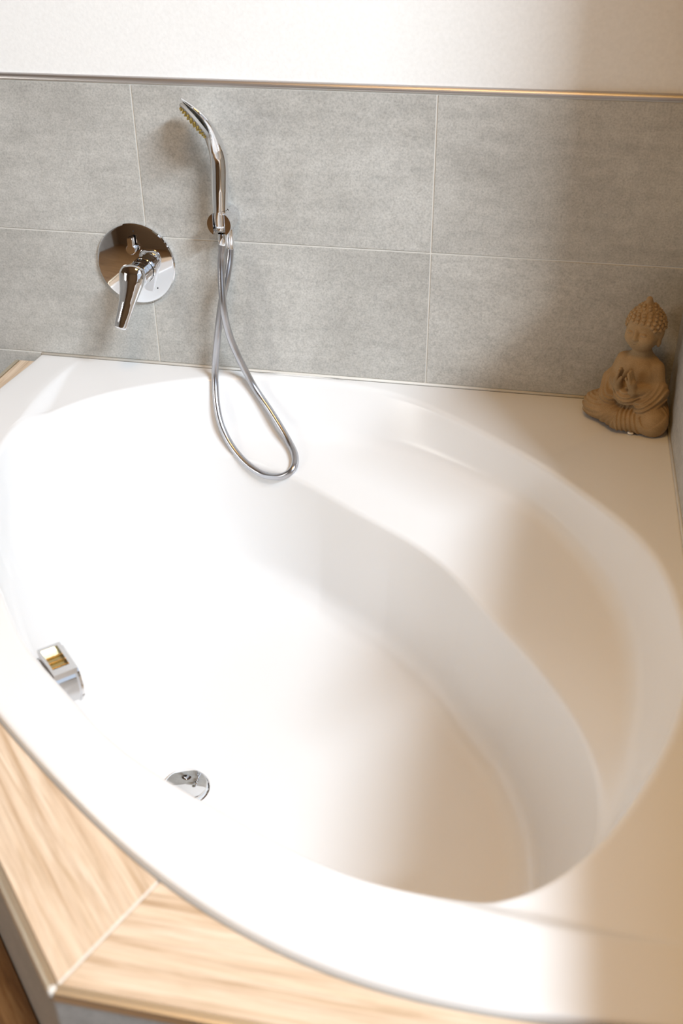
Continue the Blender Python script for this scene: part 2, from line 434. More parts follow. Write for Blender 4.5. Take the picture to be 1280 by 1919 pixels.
def tub_profiles(F):
    """for every angle the list of (r, z) from the outer lip to the centre"""
    W = wall_r(F); Ro = np.minimum(f_outer(F), W - 0.0012)
    Ro = np.where(np.abs(F) > 1.75, W - 0.0012, Ro)
    Re = f_edge(F)
    Rc = np.where(np.abs(F) > 1.75, 99.0, f_crest(F))
    r_in = Re + 0.016
    Rc = np.clip(Rc, r_in + 0.003, Ro - 0.009)
    Rw = np.clip(Rc - 0.055, r_in + 0.0015, None)
    cols = [(Ro, np.full_like(F, -0.0125)), (Ro, np.full_like(F, -0.007))]
    for dr, dz in ((0.0004, -0.0045), (0.0015, -0.0022), (0.0035, -0.0006), (0.0065, 0.0)):
        cols.append((Ro - dr, np.full_like(F, dz)))
    ra = Ro - 0.0065
    for k in range(1, 7):
        r = ra + (Rc - ra) * k / 6; cols.append((r, ztop(F, r)))
    for k in range(1, 10):
        r = Rc + (Rw - Rc) * k / 9; cols.append((r, ztop(F, r)))
    for k in range(1, 13):
        r = Rw + (r_in - Rw) * k / 12; cols.append((r, ztop(F, r)))
    ze = ztop(F, Re)
    R1, R_2, R3 = f_r1(F), f_r2(F), f_r3(F)
    R1 = np.minimum(R1, Re - 0.012); R_2 = np.minimum(R_2, R1 - 0.01); R3 = np.minimum(R3, R_2 - 0.02)
    P = [(r_in, ztop(F, r_in)), (Re, ze), (R1, np.full_like(F, Z1)), (R_2, np.full_like(F, Z2)), (R3, np.full_like(F, Z3)), (R3 * 0.0, np.full_like(F, -0.424))]
    trim = [None, 0.011, 0.026, 0.012, 0.055, None]
    seg = [np.hypot(P[i + 1][0] - P[i][0], P[i + 1][1] - P[i][1]) for i in range(5)]
    def along(i, j, L):
        s = seg[min(i, j)]; q = L / s
        return P[i][0] + (P[j][0] - P[i][0]) * q, P[i][1] + (P[j][1] - P[i][1]) * q
    last = P[0]
    for i in range(1, 5):
        la = np.minimum(trim[i], seg[i - 1] * (0.95 if i == 1 else 0.46)); lb = np.minimum(trim[i], seg[i] * 0.46)
        A = along(i, i - 1, la); B = along(i, i + 1, lb)
        for k in range(1, 7):
            q = k / 7; cols.append((last[0] + (A[0] - last[0]) * q, last[1] + (A[1] - last[1]) * q))
        for k in range(0, 11):
            q = k / 10
            cols.append(tuple((1 - q) ** 2 * A[c] + 2 * q * (1 - q) * P[i][c] + q * q * B[c] for c in (0, 1)))
        last = B
    for k in range(1, 16):
        q = k / 16; cols.append((last[0] * (1 - q), last[1] + (-0.424 - last[1]) * q))
    return cols

F = list(np.linspace(-math.pi, math.pi, 521)[:-1])
ff = np.linspace(1.2, 1.8, 6001); g = f_outer(ff) - wall_r(ff)
fx = ff[np.argmax(g > 0)]
for s in (-1, 1):
    for e in (-0.002, 0.0, 0.002): F.append(s * fx + e)
F = np.array(sorted(F)); NF = len(F)
cols = tub_profiles(F)
verts = []
for r, z in cols:
    d = DC + r * np.cos(F); t = r * np.sin(F); x, y_ = dt_xy(d, t)
    verts += list(zip(x, y_, z))
cx, cy = dt_xy(DC, 0.0); verts.append((cx, cy, -0.424))
faces = []
for i in range(len(cols) - 1):
    for k in range(NF):
        faces.append((i * NF + k, i * NF + (k + 1) % NF, (i + 1) * NF + (k + 1) % NF, (i + 1) * NF + k))
i = len(cols) - 1
for k in range(NF): faces.append((i * NF + k, i * NF + (k + 1) % NF, len(verts) - 1))
tub = empty('bathtub', (cx, cy, FLOOR_Z))
tag(tub, 'white oval corner bathtub with inner seat ledge, set into the tiled corner', 'bathtub')
def unshift(vs, o=None):
    return [(v[0] - cx, v[1] - cy, v[2] - FLOOR_Z) for v in vs]
shell = mesh_obj('tub_shell', unshift(verts), faces, M_ACRYL, tub, autosmooth=50)

# silicone bead along the two walls
mb = MB()
xe = dt_xy(*(DC + f_outer([fx])[0] * math.cos(fx), f_outer([fx])[0] * math.sin(fx)))[0]
ye = dt_xy(*(DC + f_outer([fx])[0] * math.cos(fx), -f_outer([fx])[0] * math.sin(fx)))[1]
mb.tube([(xe + 0.002, 0.0005, 0.001), (XC - 0.001, 0.0005, 0.001)], 0.0036, 8)
mb.tube([(XC - 0.0005, -0.002, 0.001), (XC - 0.0005, ye + 0.002, 0.001)], 0.0036, 8)
mesh_obj('silicone_joint', unshift(mb.v), mb.f, M_SILI, tub, smooth=True)

# drain cap on the floor of the tub
px, py = 0.300, -0.828
mb = MB(); mb.lathe([(0.0375, 0.0), (0.0385, 0.003), (0.0375, 0.0055), (0.0345, 0.0065), (0.0, 0.0072)], 64, (0, 0, 1), (px, py, -0.418), cap=False)
dr = mesh_obj('drain_cap', unshift(mb.v), mb.f, M_CHROME, tub, autosmooth=40); dr['label'] = 'round polished chrome drain cap'
mb = MB(); mb.lathe([(0.0430, 0.0), (0.0430, 0.0025), (0.041, 0.0035), (0.039, 0.002), (0.039, -0.004)], 64, (0, 0, 1), (px, py, -0.4235), cap=False)
mesh_obj('drain_ring', [(v[0] - 0, v[1], v[2]) for v in unshift(mb.v)], mb.f, M_CHROME, tub, autosmooth=40)

# overflow cover on the front wall of the tub, just below the rim
ox, oy = dt_xy(1.338, -0.004)
ov = MB()
nax = Vector((1, 1, 0)).normalized()                 # inward, towards the corner
tax = Vector((-1, 1, 0)).normalized()                # +t direction
zax = Vector((0, 0, 1))
def ovp(n, t, z): return tuple(Vector((ox, oy, -0.085)) + nax * n + tax * t + zax * z)
RO = 0.044
def arc(r, a0, a1, k=20): return [(r * math.cos(a0 + (a1 - a0) * j / k), r * math.sin(a0 + (a1 - a0) * j / k)) for j in range(k + 1)]
# body: drum with its top cut flat, and a front disc
def drum(mbx, n0, n1, r0, r1, ztop_, k=40):
    def sec(r):
        out = []
        for j in range(k):
            a = 2 * math.pi * j / k; t, z = r * math.cos(a), r * math.sin(a)
            out.append((t, min(z, ztop_)))
        return out
    A, B = sec(r0), sec(r1)
    v = [ovp(n0, t, z) for t, z in A] + [ovp(n1, t, z) for t, z in B]
    f = [(j, (j + 1) % k, k + (j + 1) % k, k + j) for j in range(k)] + [tuple(range(k - 1, -1, -1)), tuple(range(k, 2 * k))]
    mbx.add(v, f)
drum(ov, -0.012, 0.024, 0.040, 0.043, 0.026)
drum(ov, 0.024, 0.027, 0.043, 0.0455, 0.031)
drum(ov, 0.027, 0.031, 0.0455, 0.044, 0.031)
ovo = mesh_obj('overflow_cover', unshift(ov.v), ov.f, M_CHROME, tub, autosmooth=35); ovo['label'] = 'chrome overflow cover with a golden slot on top'
fr = MB()
def obox(mbx, n0, n1, t0, t1, z0, z1):
    v = [ovp(n, t, z) for z in (z0, z1) for t in (t0, t1) for n in (n0, n1)]
    mbx.add(v, [(0, 2, 3, 1), (4, 5, 7, 6), (0, 1, 5, 4), (2, 6, 7, 3), (0, 4, 6, 2), (1, 3, 7, 5)])
z0, z1 = 0.026, 0.036
obox(fr, -0.008, -0.004, -0.036, 0.036, z0, z1); obox(fr, 0.022, 0.028, -0.036, 0.036, z0, z1)
obox(fr, -0.004, 0.022, 0.030, 0.036, z0, z1); obox(fr, -0.004, 0.022, -0.036, -0.022, z0, z1)
c_ = mesh_obj('slot_frame', unshift(fr.v), fr.f, M_CHROME, ovo)
c_.matrix_parent_inverse = Matrix.Identity(4)
sl = MB(); obox(sl, -0.004, 0.022, -0.022, 0.030, 0.0262, 0.0268)
for tt in (-0.010, 0.003, 0.016): sl.tube([ovp(-0.003, tt, 0.028), ovp(0.021, tt, 0.028)], 0.0016, 8)
g_ = mesh_obj('slot_insert', unshift(sl.v), sl.f, M_BRASS, ovo); g_['label'] = 'golden ribbed insert in the slot'

# ------------------------------------------------------------------ tiled tub surround
WZ = -0.014                                         # top of the oak-look tiles
XA, YA = -0.350, -1.4715                             # outer left and front lines
DG = -1.067                                         # outer diagonal x + y
def tub_outline(f0, f1, n=40, off=-0.030):
    fs = np.linspace(f0, f1, n); r = f_outer(fs) + off
    return [dt_xy(DC + a * math.cos(b), a * math.sin(b)) for a, b in zip(r, fs)]
cF = (DG - YA, YA)                                  # outer corner front / diagonal
cL = (XA, DG - XA)                                  # outer corner left / diagonal
bis = Vector((math.sin(math.radians(22.5)), math.cos(math.radians(22.5))))
bisL = Vector((math.cos(math.radians(22.5)), math.sin(math.radians(22.5))))
def ang(x, y_):
    u, v = XC - x, -y_; return math.atan2((u - v) / R2, (u + v) / R2 - DC)
# where the mitre joints meet the tub outline
jF = Vector(cF) + bis * 0.20; jL = Vector(cL) + bisL * 0.20
aF, aL = ang(*jF), ang(*jL)
sur = empty('tub_surround', (0.0, -1.0, FLOOR_Z))
tag(sur, 'oak-look tiled ledge with metal edge strips and greige side panels around the tub front', 'tub surround')
def spart(name, mbx, m, parent=sur, rotz=None, org=None, **k):
    """part of the surround; rotz turns the local grain axis"""
    if rotz is None:
        return mesh_obj(name, [(v[0], v[1] + 1.0, v[2] - FLOOR_Z) for v in mbx.v], mbx.f, m, parent, **k)
    c, s = math.cos(-rotz), math.sin(-rotz)
    vs = [((v[0] - org[0]) * c - (v[1] - org[1]) * s, (v[0] - org[0]) * s + (v[1] - org[1]) * c, v[2] - org[2]) for v in mbx.v]
    return mesh_obj(name, vs, mbx.f, m, parent, loc=(org[0], org[1] + 1.0, org[2] - FLOOR_Z), rot=(0, 0, rotz), **k)
GJ = 0.0025
PW = 0.011                                          # metal profile width
# outer line of the wood tiles is inset by the profile and a fine joint
ins = PW + 0.002
def inset_corner(c, b, w): return Vector(c) + b * (w / math.cos(math.radians(22.5)))
kF, kL = inset_corner(cF, bis, ins), inset_corner(cL, bisL, ins)
perpF = Vector((bis.y, -bis.x)) * GJ; perpL = Vector((bisL.y, -bisL.x)) * GJ
YE = -0.012                                         # surround ends a little before the back wall
# front tile
o1 = tub_outline(ang(XC - 0.02, -1.415), aF, 40)
poly = [tuple(kF + perpF), (XC - 0.004, YA + ins), (XC - 0.004, o1[0][1])] + o1[:-1] + [tuple(jF + perpF)]
m = MB(); m.prism(poly, WZ - 0.009, WZ, 0.0008); spart('wood_tile', m, M_WOODT, rotz=0.0, org=(0.7, -1.42, WZ))
# diagonal tile
o2 = tub_outline(aF, aL, 60)
poly = [tuple(kL + perpL), tuple(kF - perpF), tuple(jF - perpF)] + o2[1:-1] + [tuple(jL + perpL)]
m = MB(); m.prism(poly, WZ - 0.009, WZ, 0.0008); spart('wood_tile', m, M_WOODT, rotz=math.radians(-45), org=(0.05, -1.05, WZ))
# left tile
o3 = tub_outline(aL, ang(XC - 1.375, -0.03), 40)
poly = [tuple(kL - perpL), tuple(jL - perpL)] + o3[1:] + [(o3[-1][0], YE), (XA + ins, YE)]
m = MB(); m.prism(poly, WZ - 0.009, WZ, 0.0008); spart('wood_tile', m, M_WOODT, rotz=math.radians(-90), org=(-0.33, -0.4, WZ))
# masonry core, grout coloured, hollow towards the tub
def ring_core(z0, z1, inset, name, mtl):
    a, b = inset_corner(cF, bis, inset), inset_corner(cL, bisL, inset)
    inner = tub_outline(ang(XC - 0.02, -1.415), ang(XC - 1.375, -0.02), 80, -0.034)
    poly = [(XA + inset, YE), tuple(b), tuple(a), (XC - 0.004, YA + inset), (XC - 0.004, inner[0][1])] + inner + [(inner[-1][0], YE)]
    m = MB(); m.prism(poly, z0, z1); return spart(name, m, mtl)
ring_core(FLOOR_Z, WZ - 0.0026, 0.0125, 'grout_core', M_GROUT)
# metal profiles
def bar(p, q, name='edge_profile', w=PW, h=0.0125, mtl=M_SATIN, z=WZ + 0.0004):
    p, q = Vector(p), Vector(q); t = (q - p).normalized(); n = Vector((-t.y, t.x))
    m = MB()
    v = []
    prof = [(0.0, -h), (0.0, -0.004), (0.0012, -0.0012), (0.004, 0.0), (w, 0.0), (w, -h)]
    for e in (p, q):
        for a, b in prof: v.append((e.x + n.x * a, e.y + n.y * a, z + b))
    k = len(prof)
    m.add(v, [(j, (j + 1) % k, k + (j + 1) % k, k + j) for j in range(k)] + [tuple(range(k)), tuple(range(2 * k - 1, k - 1, -1))])
    return spart(name, m, mtl, smooth=False)
tF = Vector((1, 0)); tD = Vector((1, -1)).normalized(); tL = Vector((0, -1))
bar(Vector(cF) + tF * 0.004, (XC - 0.004, YA)); bar(Vector(cL) + tD * 0.002, Vector(cF) - tD * 0.004); bar((XA, YE), Vector(cL) - tL * 0.002)
m = MB(); m.lathe([(0.0055, -0.013), (0.0055, -0.001), (0.004, 0.0006)], 12, (0, 0, 1), (cF[0] + 0.0015, cF[1] + 0.006, WZ)); cp = spart('corner_cap', m, M_GROUT, smooth=True)
# side panels
def panel(p, q, z0, z1):
    p, q = Vector(p), Vector(q); t = (q - p).normalized(); L = (q - p).length
    m = MB(); m.box((0.0015, 0.003, z0 + 0.0015), (L - 0.0015, 0.0115, z1 - 0.0015), 0.0007)
    a = math.atan2(t.y, t.x)
    mesh_obj('panel_tile', m.v, m.f, M_PANEL, sur, loc=(p.x, p.y + 1.0, -FLOOR_Z), rot=(0, 0, a))
ztop_p = WZ - 0.0125
mid = (Vector(cL) + Vector(cF)) / 2
for z0, z1 in ((STEP_Z, ztop_p), (FLOOR_Z, STEP_Z)):
    panel(cL, mid, z0, z1); panel(mid, cF, z0, z1)
    panel(cF, (cF[0] + 0.36, YA), z0, z1); panel((cF[0] + 0.36, YA), (XC - 0.004, YA), z0, z1)
    panel((XA, YE), (XA, -0.36), z0, z1); panel((XA, -0.36), cL, z0, z1)
# dark seal under the tub lip
pts = tub_outline(ang(XC - 0.02, -1.415), ang(XC - 1.375, -0.02), 120, 0.0006)
m = MB(); m.tube([(a, b, WZ + 0.0012) for a, b in pts], 0.0022, 8); spart('rim_seal', m, M_SILG, smooth=True)

# wooden step in front of the diagonal panel
stp = empty('tub_step', (mid.x - 0.14, mid.y - 0.14, FLOOR_Z), (0, 0, math.radians(-45)))
tag(stp, 'low brown wooden step in front of the slanted side panel', 'step')
m = MB(); m.box((-0.5, -0.13, 0), (0.5, 0.195, STEP_Z - FLOOR_Z - 0.014), 0.002); m.build('step_base', M_PANEL, stp)
for k in range(4):
    a = -0.1285 + k * 0.0825
    m = MB(); m.box((-0.505, -0.04, -0.012), (0.505, 0.0405, 0), 0.001); m.build('plank', M_WOODF, stp, loc=(0, a + 0.0405, STEP_Z - FLOOR_Z))

# ------------------------------------------------------------------ mixer tap
mx = empty('bath_mixer', (-0.0265, 0, 0.2325))
tag(mx, 'round chrome concealed bath mixer with lever handle on the grey tile wall', 'mixer tap')
AX = (0, -1, 0)
mb = MB(); mb.lathe([(0.0862, 0.0), (0.0872, 0.003), (0.0870, 0.0075), (0.0850, 0.0100), (0.0815, 0.0106), (0.0, 0.0110)], 96, AX, cap=False)
mb.build('escutcheon', M_CHROME, mx, autosmooth=30)
mb = MB(); mb.v = []
bx, bz = 0.0175, -0.0105                               # valve body off-centre
mb.lathe([(0.0270, 0.0100), (0.0270, 0.0170), (0.0255, 0.0185)], 48, AX, (bx, 0, bz), cap=False)
mb.build('collar', M_CHROME, mx, autosmooth=30)
mb = MB(); mb.lathe([(0.0235, 0.0150), (0.0235, 0.0195)], 48, AX, (bx, 0, bz), cap=False); mb.build('seal_ring', M_DARK, mx, smooth=True)
mb = MB(); mb.lathe([(0.0225, 0.0190), (0.0245, 0.0200), (0.0245, 0.0360), (0.0240, 0.0368), (0.0245, 0.0376), (0.0245, 0.0500), (0.0240, 0.0508), (0.0246, 0.0516), (0.0250, 0.0640)], 48, AX, (bx, 0, bz), cap=True)
mb.build('valve_body', M_CHROME, mx, autosmooth=30)
# lever: dome on the body running out into a slim tongue pointing down and outwards
lp = catmull([(0.0165, -0.064, 0.0165), (0.0162, -0.067, 0.0125), (0.0155, -0.0715, 0.001), (0.014, -0.076, -0.013), (0.011, -0.081, -0.029), (0.0065, -0.087, -0.047), (0.001, -0.0935, -0.067), (-0.005, -0.1005, -0.087), (-0.0098, -0.1055, -0.1025), (-0.0115, -0.1075, -0.1085)], 14)
kk = np.linspace(0, 1, len(lp))
wd = np.interp(kk, [0, .015, .03, .055, .09, .14, .20, .27, .36, .46, .6, .75, .88, .95, .985, 1], [.004, .017, .025, .034, .0425, .050, .0555, .0565, .053, .0455, .0365, .0315, .028, .0255, .020, .008])
tk = np.interp(kk, [0, .05, .12, .22, .33, .45, .6, .8, .93, 1], [.006, .017, .026, .032, .032, .027, .0195, .0135, .010, .004])
mb = MB(); mb.loft(lp, (1, 0, 0), list(wd), list(tk), 32, 2.05); mb.build('lever', M_CHROME, mx, smooth=True)
# diverter knob: small cylinder with a tab, keyhole shaped front
mb = MB()
def keyhole(r, tabw, tabh, n=22):
    a0 = math.asin(min(1, tabw / 2 / r)); out = []
    for j in range(n + 1):
        a = math.pi / 2 + a0 + (2 * math.pi - 2 * a0) * j / n; out.append((r * math.cos(a), r * math.sin(a)))
    return out + [(tabw / 2, tabh - 0.002), (tabw / 2 - 0.002, tabh), (-tabw / 2 + 0.002, tabh), (-tabw / 2, tabh - 0.002)]
kh = keyhole(0.0105, 0.0115, 0.026)
n = len(kh)
kx, kz = -0.0005, 0.037
v = []
for sc, yy in ((1, -0.016), (1, -0.0275), (0.93, -0.0288)):
    v += [(kx + a * sc, yy, kz + b * sc) for a, b in kh]
f = [(i * n + j, i * n + (j + 1) % n, (i + 1) * n + (j + 1) % n, (i + 1) * n + j) for i in range(2) for j in range(n)] + [tuple(range(n)), tuple(range(3 * n - 1, 2 * n - 1, -1))]
mb.add(v, f); mb.lathe([(0.0085, 0.010), (0.0085, 0.017)], 24, AX, (kx, 0, kz))
mb.build('diverter_knob', M_CHROME, mx, autosmooth=30)
mb = MB(); mb.add([(0.0010, -0.0113, 0.0705), (0.0045, -0.0113, 0.0705), (0.0027, -0.0113, 0.0740)], [(0, 2, 1)]); mb.build('arrow_mark', M_DARK, mx)
mb = MB(); mb.lathe([(0.0016, 0.0104), (0.0016, 0.0113), (0, 0.0114)], 12, AX, (0.044, 0, -0.050), cap=False); mb.build('temperature_mark', M_DARK, mx)

# ------------------------------------------------------------------ shower holder with wall outlet
HX, HZ = 0.1835, 0.3465
ho = empty('shower_holder', (HX, 0, HZ))
tag(ho, 'chrome cylindrical wall outlet and holder carrying the hand shower', 'shower holder')
mb = MB(); mb.lathe([(0.0245, 0.0), (0.0245, 0.033), (0.0240, 0.0345)], 48, AX, cap=True); mb.build('wall_cylinder', M_CHROME, ho, autosmooth=30)
# forked front disc with an open slot
for s in (-1, 1):
    m = MB(); pts = [(s * 0.0125, -0.0205)] + [(s * 0.0245 * math.cos(a), 0.0245 * math.sin(a)) for a in np.linspace(-1.0, 1.0, 18)] + [(s * 0.0125, 0.0205)]
    n = len(pts); v = [(a, -0.034, b) for a, b in pts] + [(a, -0.068, b) for a, b in pts]
    m.add(v, [(j, (j + 1) % n, n + (j + 1) % n, n + j) for j in range(n)] + [tuple(range(n)), tuple(range(2 * n - 1, n - 1, -1))])
    m.build('fork', M_CHROME, ho, autosmooth=30)
OX, OY = 0.0065, -0.022
mb = MB(); mb.lathe([(0.0095, 0.020), (0.0095, 0.046), (0.0088, 0.0475), (0.0088, 0.062), (0.0080, 0.0630)], 24, (0, 0, -1), (OX, OY, 0)); mb.build('hose_nut', M_CHROME, ho, autosmooth=30)

# ------------------------------------------------------------------ hand shower
BX = HX; BY = -0.052
hs = empty('hand_shower', (BX, BY, 0.338))
tag(hs, 'chrome hand shower curving to a round head with yellow nozzles, standing in the wall holder', 'shower head')
bd = Vector((-0.83, -0.56, 0)).normalized()           # direction in which it bends
sd = Vector((0.56, -0.83, 0)).normalized()            # across
def hp(p, z): return bd * p + Vector((0, 0, z))
cl = catmull([hp(0.001, 0.0), hp(0.001, 0.03), hp(-0.001, 0.06), hp(-0.003, 0.09), hp(-0.0045, 0.118), hp(-0.003, 0.142), hp(0.003, 0.165), hp(0.012, 0.187), hp(0.0235, 0.208), hp(0.040, 0.229), hp(0.0605, 0.2475)], 8)
kk = np.linspace(0, 1, len(cl))
wd = np.interp(kk, [0, .1, .25, .4, .48, .54, .60, .66, .72, .78, .84, .90, .95, .985, 1], [.025, .029, .032, .0335, .0345, .038, .0475, .063, .080, .093, .0985, .092, .073, .040, .010])
tk = np.interp(kk, [0, .1, .25, .4, .5, .6, .7, .8, .9, .97, 1], [.025, .029, .033, .034, .0325, .0295, .0245, .0195, .0135, .0075, .003])
mb = MB(); mb.loft(cl, tuple(sd), list(wd), list(tk), 32, 2.15); mb.build('handle', M_CHROME, hs, smooth=True)
mb = MB(); mb.lathe([(0.0145, -0.003), (0.0153, 0.0), (0.0153, 0.004)], 32, (0, 0, 1), (0, 0, 0.030), cap=False)
mb.lathe([(0.0112, -0.036), (0.0128, -0.004), (0.0110, 0.0)], 32, (0, 0, 1), (0, 0, 0.030))
mb.build('cone', M_CHROME, hs, autosmooth=40)
# spray face with nozzles on the hollow side of the head
ha, hb = Vector(cl[int(len(cl) * 0.66)]), Vector(cl[int(len(cl) * 0.97)])
hc = (ha + hb) / 2 + Vector((0, 0, 0)); ht = (hb - ha).normalized(); hn = sd.cross(ht).normalized()
if hn.dot(bd) < 0: hn = -hn
# n points along bend direction (the hollow side)
fc = hc + hn * 0.0088
mb = MB(); mb.lathe([(0.0400, -0.004), (0.0400, 0.0010), (0.0385, 0.0022), (0.0, 0.0024)], 48, hn, fc, cap=False)
fo = mb.build('spray_face', M_FACE, hs, autosmooth=40)
mb = MB()
for ring, cnt in ((0.008, 6), (0.017, 12), (0.026, 18), (0.034, 24)):
    for j in range(cnt):
        a = 2 * math.pi * j / cnt
        c = fc + (ht * math.cos(a) + sd * math.sin(a)) * ring
        mb.lathe([(0.0017, 0.002), (0.0015, 0.0052), (0.0008, 0.0060)], 7, hn, c)
nz = mb.build('nozzles', M_GOLD, hs, smooth=True); nz['kind'] = 'stuff'; nz['label'] = 'rows of small yellow rubber spray nozzles'

# ------------------------------------------------------------------ shower hose
HP = [(0.1835, -0.0520, 0.318), (0.1822, -0.0530, 0.292), (0.1782, -0.0560, 0.2560), (0.1820, -0.0720, 0.1810), (0.1873, -0.0660, 0.1197), (0.2016, -0.0580, 0.0632), (0.2311, -0.0510, -0.0098),
      (0.2785, -0.0780, -0.0608), (0.3224, -0.1165, -0.1017), (0.3463, -0.1541, -0.1180), (0.3474, -0.1847, -0.1334), (0.3210, -0.1892, -0.1508),
      (0.2735, -0.1676, -0.1619), (0.2260, -0.1446, -0.1453), (0.1834, -0.1153, -0.1098), (0.1583, -0.0891, -0.0599), (0.1463, -0.0530, 0.0118),
      (0.1590, -0.0540, 0.1008), (0.1712, -0.0500, 0.1719), (0.1838, -0.0400, 0.2273), (0.1885, -0.0270, 0.2640), (HX + OX, OY, 0.2855)]
hose = empty('shower_hose', (0.33, -0.19, -0.157))
tag(hose, 'silver metal shower hose looping from the hand shower down into the tub', 'hose')
path = [np.array(q) - np.array((0.33, -0.19, -0.157)) for q in catmull(HP, 22)]
m = MB(); m.tube(path, 0.0076, 16)
m.build('hose_tube', M_STEEL, hose, smooth=True)
m = MB(); e0 = path[0]; m.lathe([(0.0080, -0.004), (0.0088, 0.0), (0.0088, 0.016), (0.0075, 0.020)], 24, (0, 0, -1), (e0[0], e0[1], e0[2] + 0.002)); m.build('hose_nut', M_CHROME, hose, autosmooth=40)

# ------------------------------------------------------------------ sandstone statue
def surface_nets(D, org, h):
    nx, ny, nz = D.shape
    ins_ = D < 0
    c = np.zeros((nx - 1, ny - 1, nz - 1), int)
    for a in (0, 1):
        for b in (0, 1):
            for d in (0, 1): c += ins_[a:nx - 1 + a, b:ny - 1 + b, d:nz - 1 + d]
    act = (c > 0) & (c < 8)
    idx = -np.ones(act.shape, int); I = np.argwhere(act); idx[act] = np.arange(len(I))
    acc = np.zeros((len(I), 3)); cnt = np.zeros(len(I))
    cor = [(a, b, d) for a in (0, 1) for b in (0, 1) for d in (0, 1)]
    for p in cor:
        for ax in range(3):
            if p[ax]: continue
            q = list(p); q[ax] = 1
            v0 = D[I[:, 0] + p[0], I[:, 1] + p[1], I[:, 2] + p[2]]; v1 = D[I[:, 0] + q[0], I[:, 1] + q[1], I[:, 2] + q[2]]
            s = (v0 < 0) != (v1 < 0)
            t = np.where(s, v0 / np.where(v0 == v1, 1, v0 - v1), 0)
            P = np.tile(np.array(p, float), (len(I), 1)); P[:, ax] = t
            acc += P * s[:, None]; cnt += s
    V = (I + acc / cnt[:, None]) * h + np.array(org)
    Fs = []
    for ax in range(3):
        o = [(0, 0, 0)] * 4
        e1, e2 = [i for i in range(3) if i != ax]
        sl0 = [slice(1, -1)] * 3; sl0[ax] = slice(0, -1); sl1 = list(sl0); sl1[ax] = slice(1, None)
        A = ins_[tuple(sl0)]; B = ins_[tuple(sl1)]
        K = np.argwhere(A != B)
        base = K.copy(); base[:, e1] += 1; base[:, e2] += 1
        q = []
        for da, db in ((0, 0), (-1, 0), (-1, -1), (0, -1)):
            w_ = base.copy(); w_[:, e1] += da; w_[:, e2] += db
            q.append(idx[w_[:, 0], w_[:, 1], w_[:, 2]])
        Fs.append(np.stack(q, 1))
    Fs = np.concatenate(Fs); Fs = Fs[(Fs >= 0).all(1)]
    return V, Fs

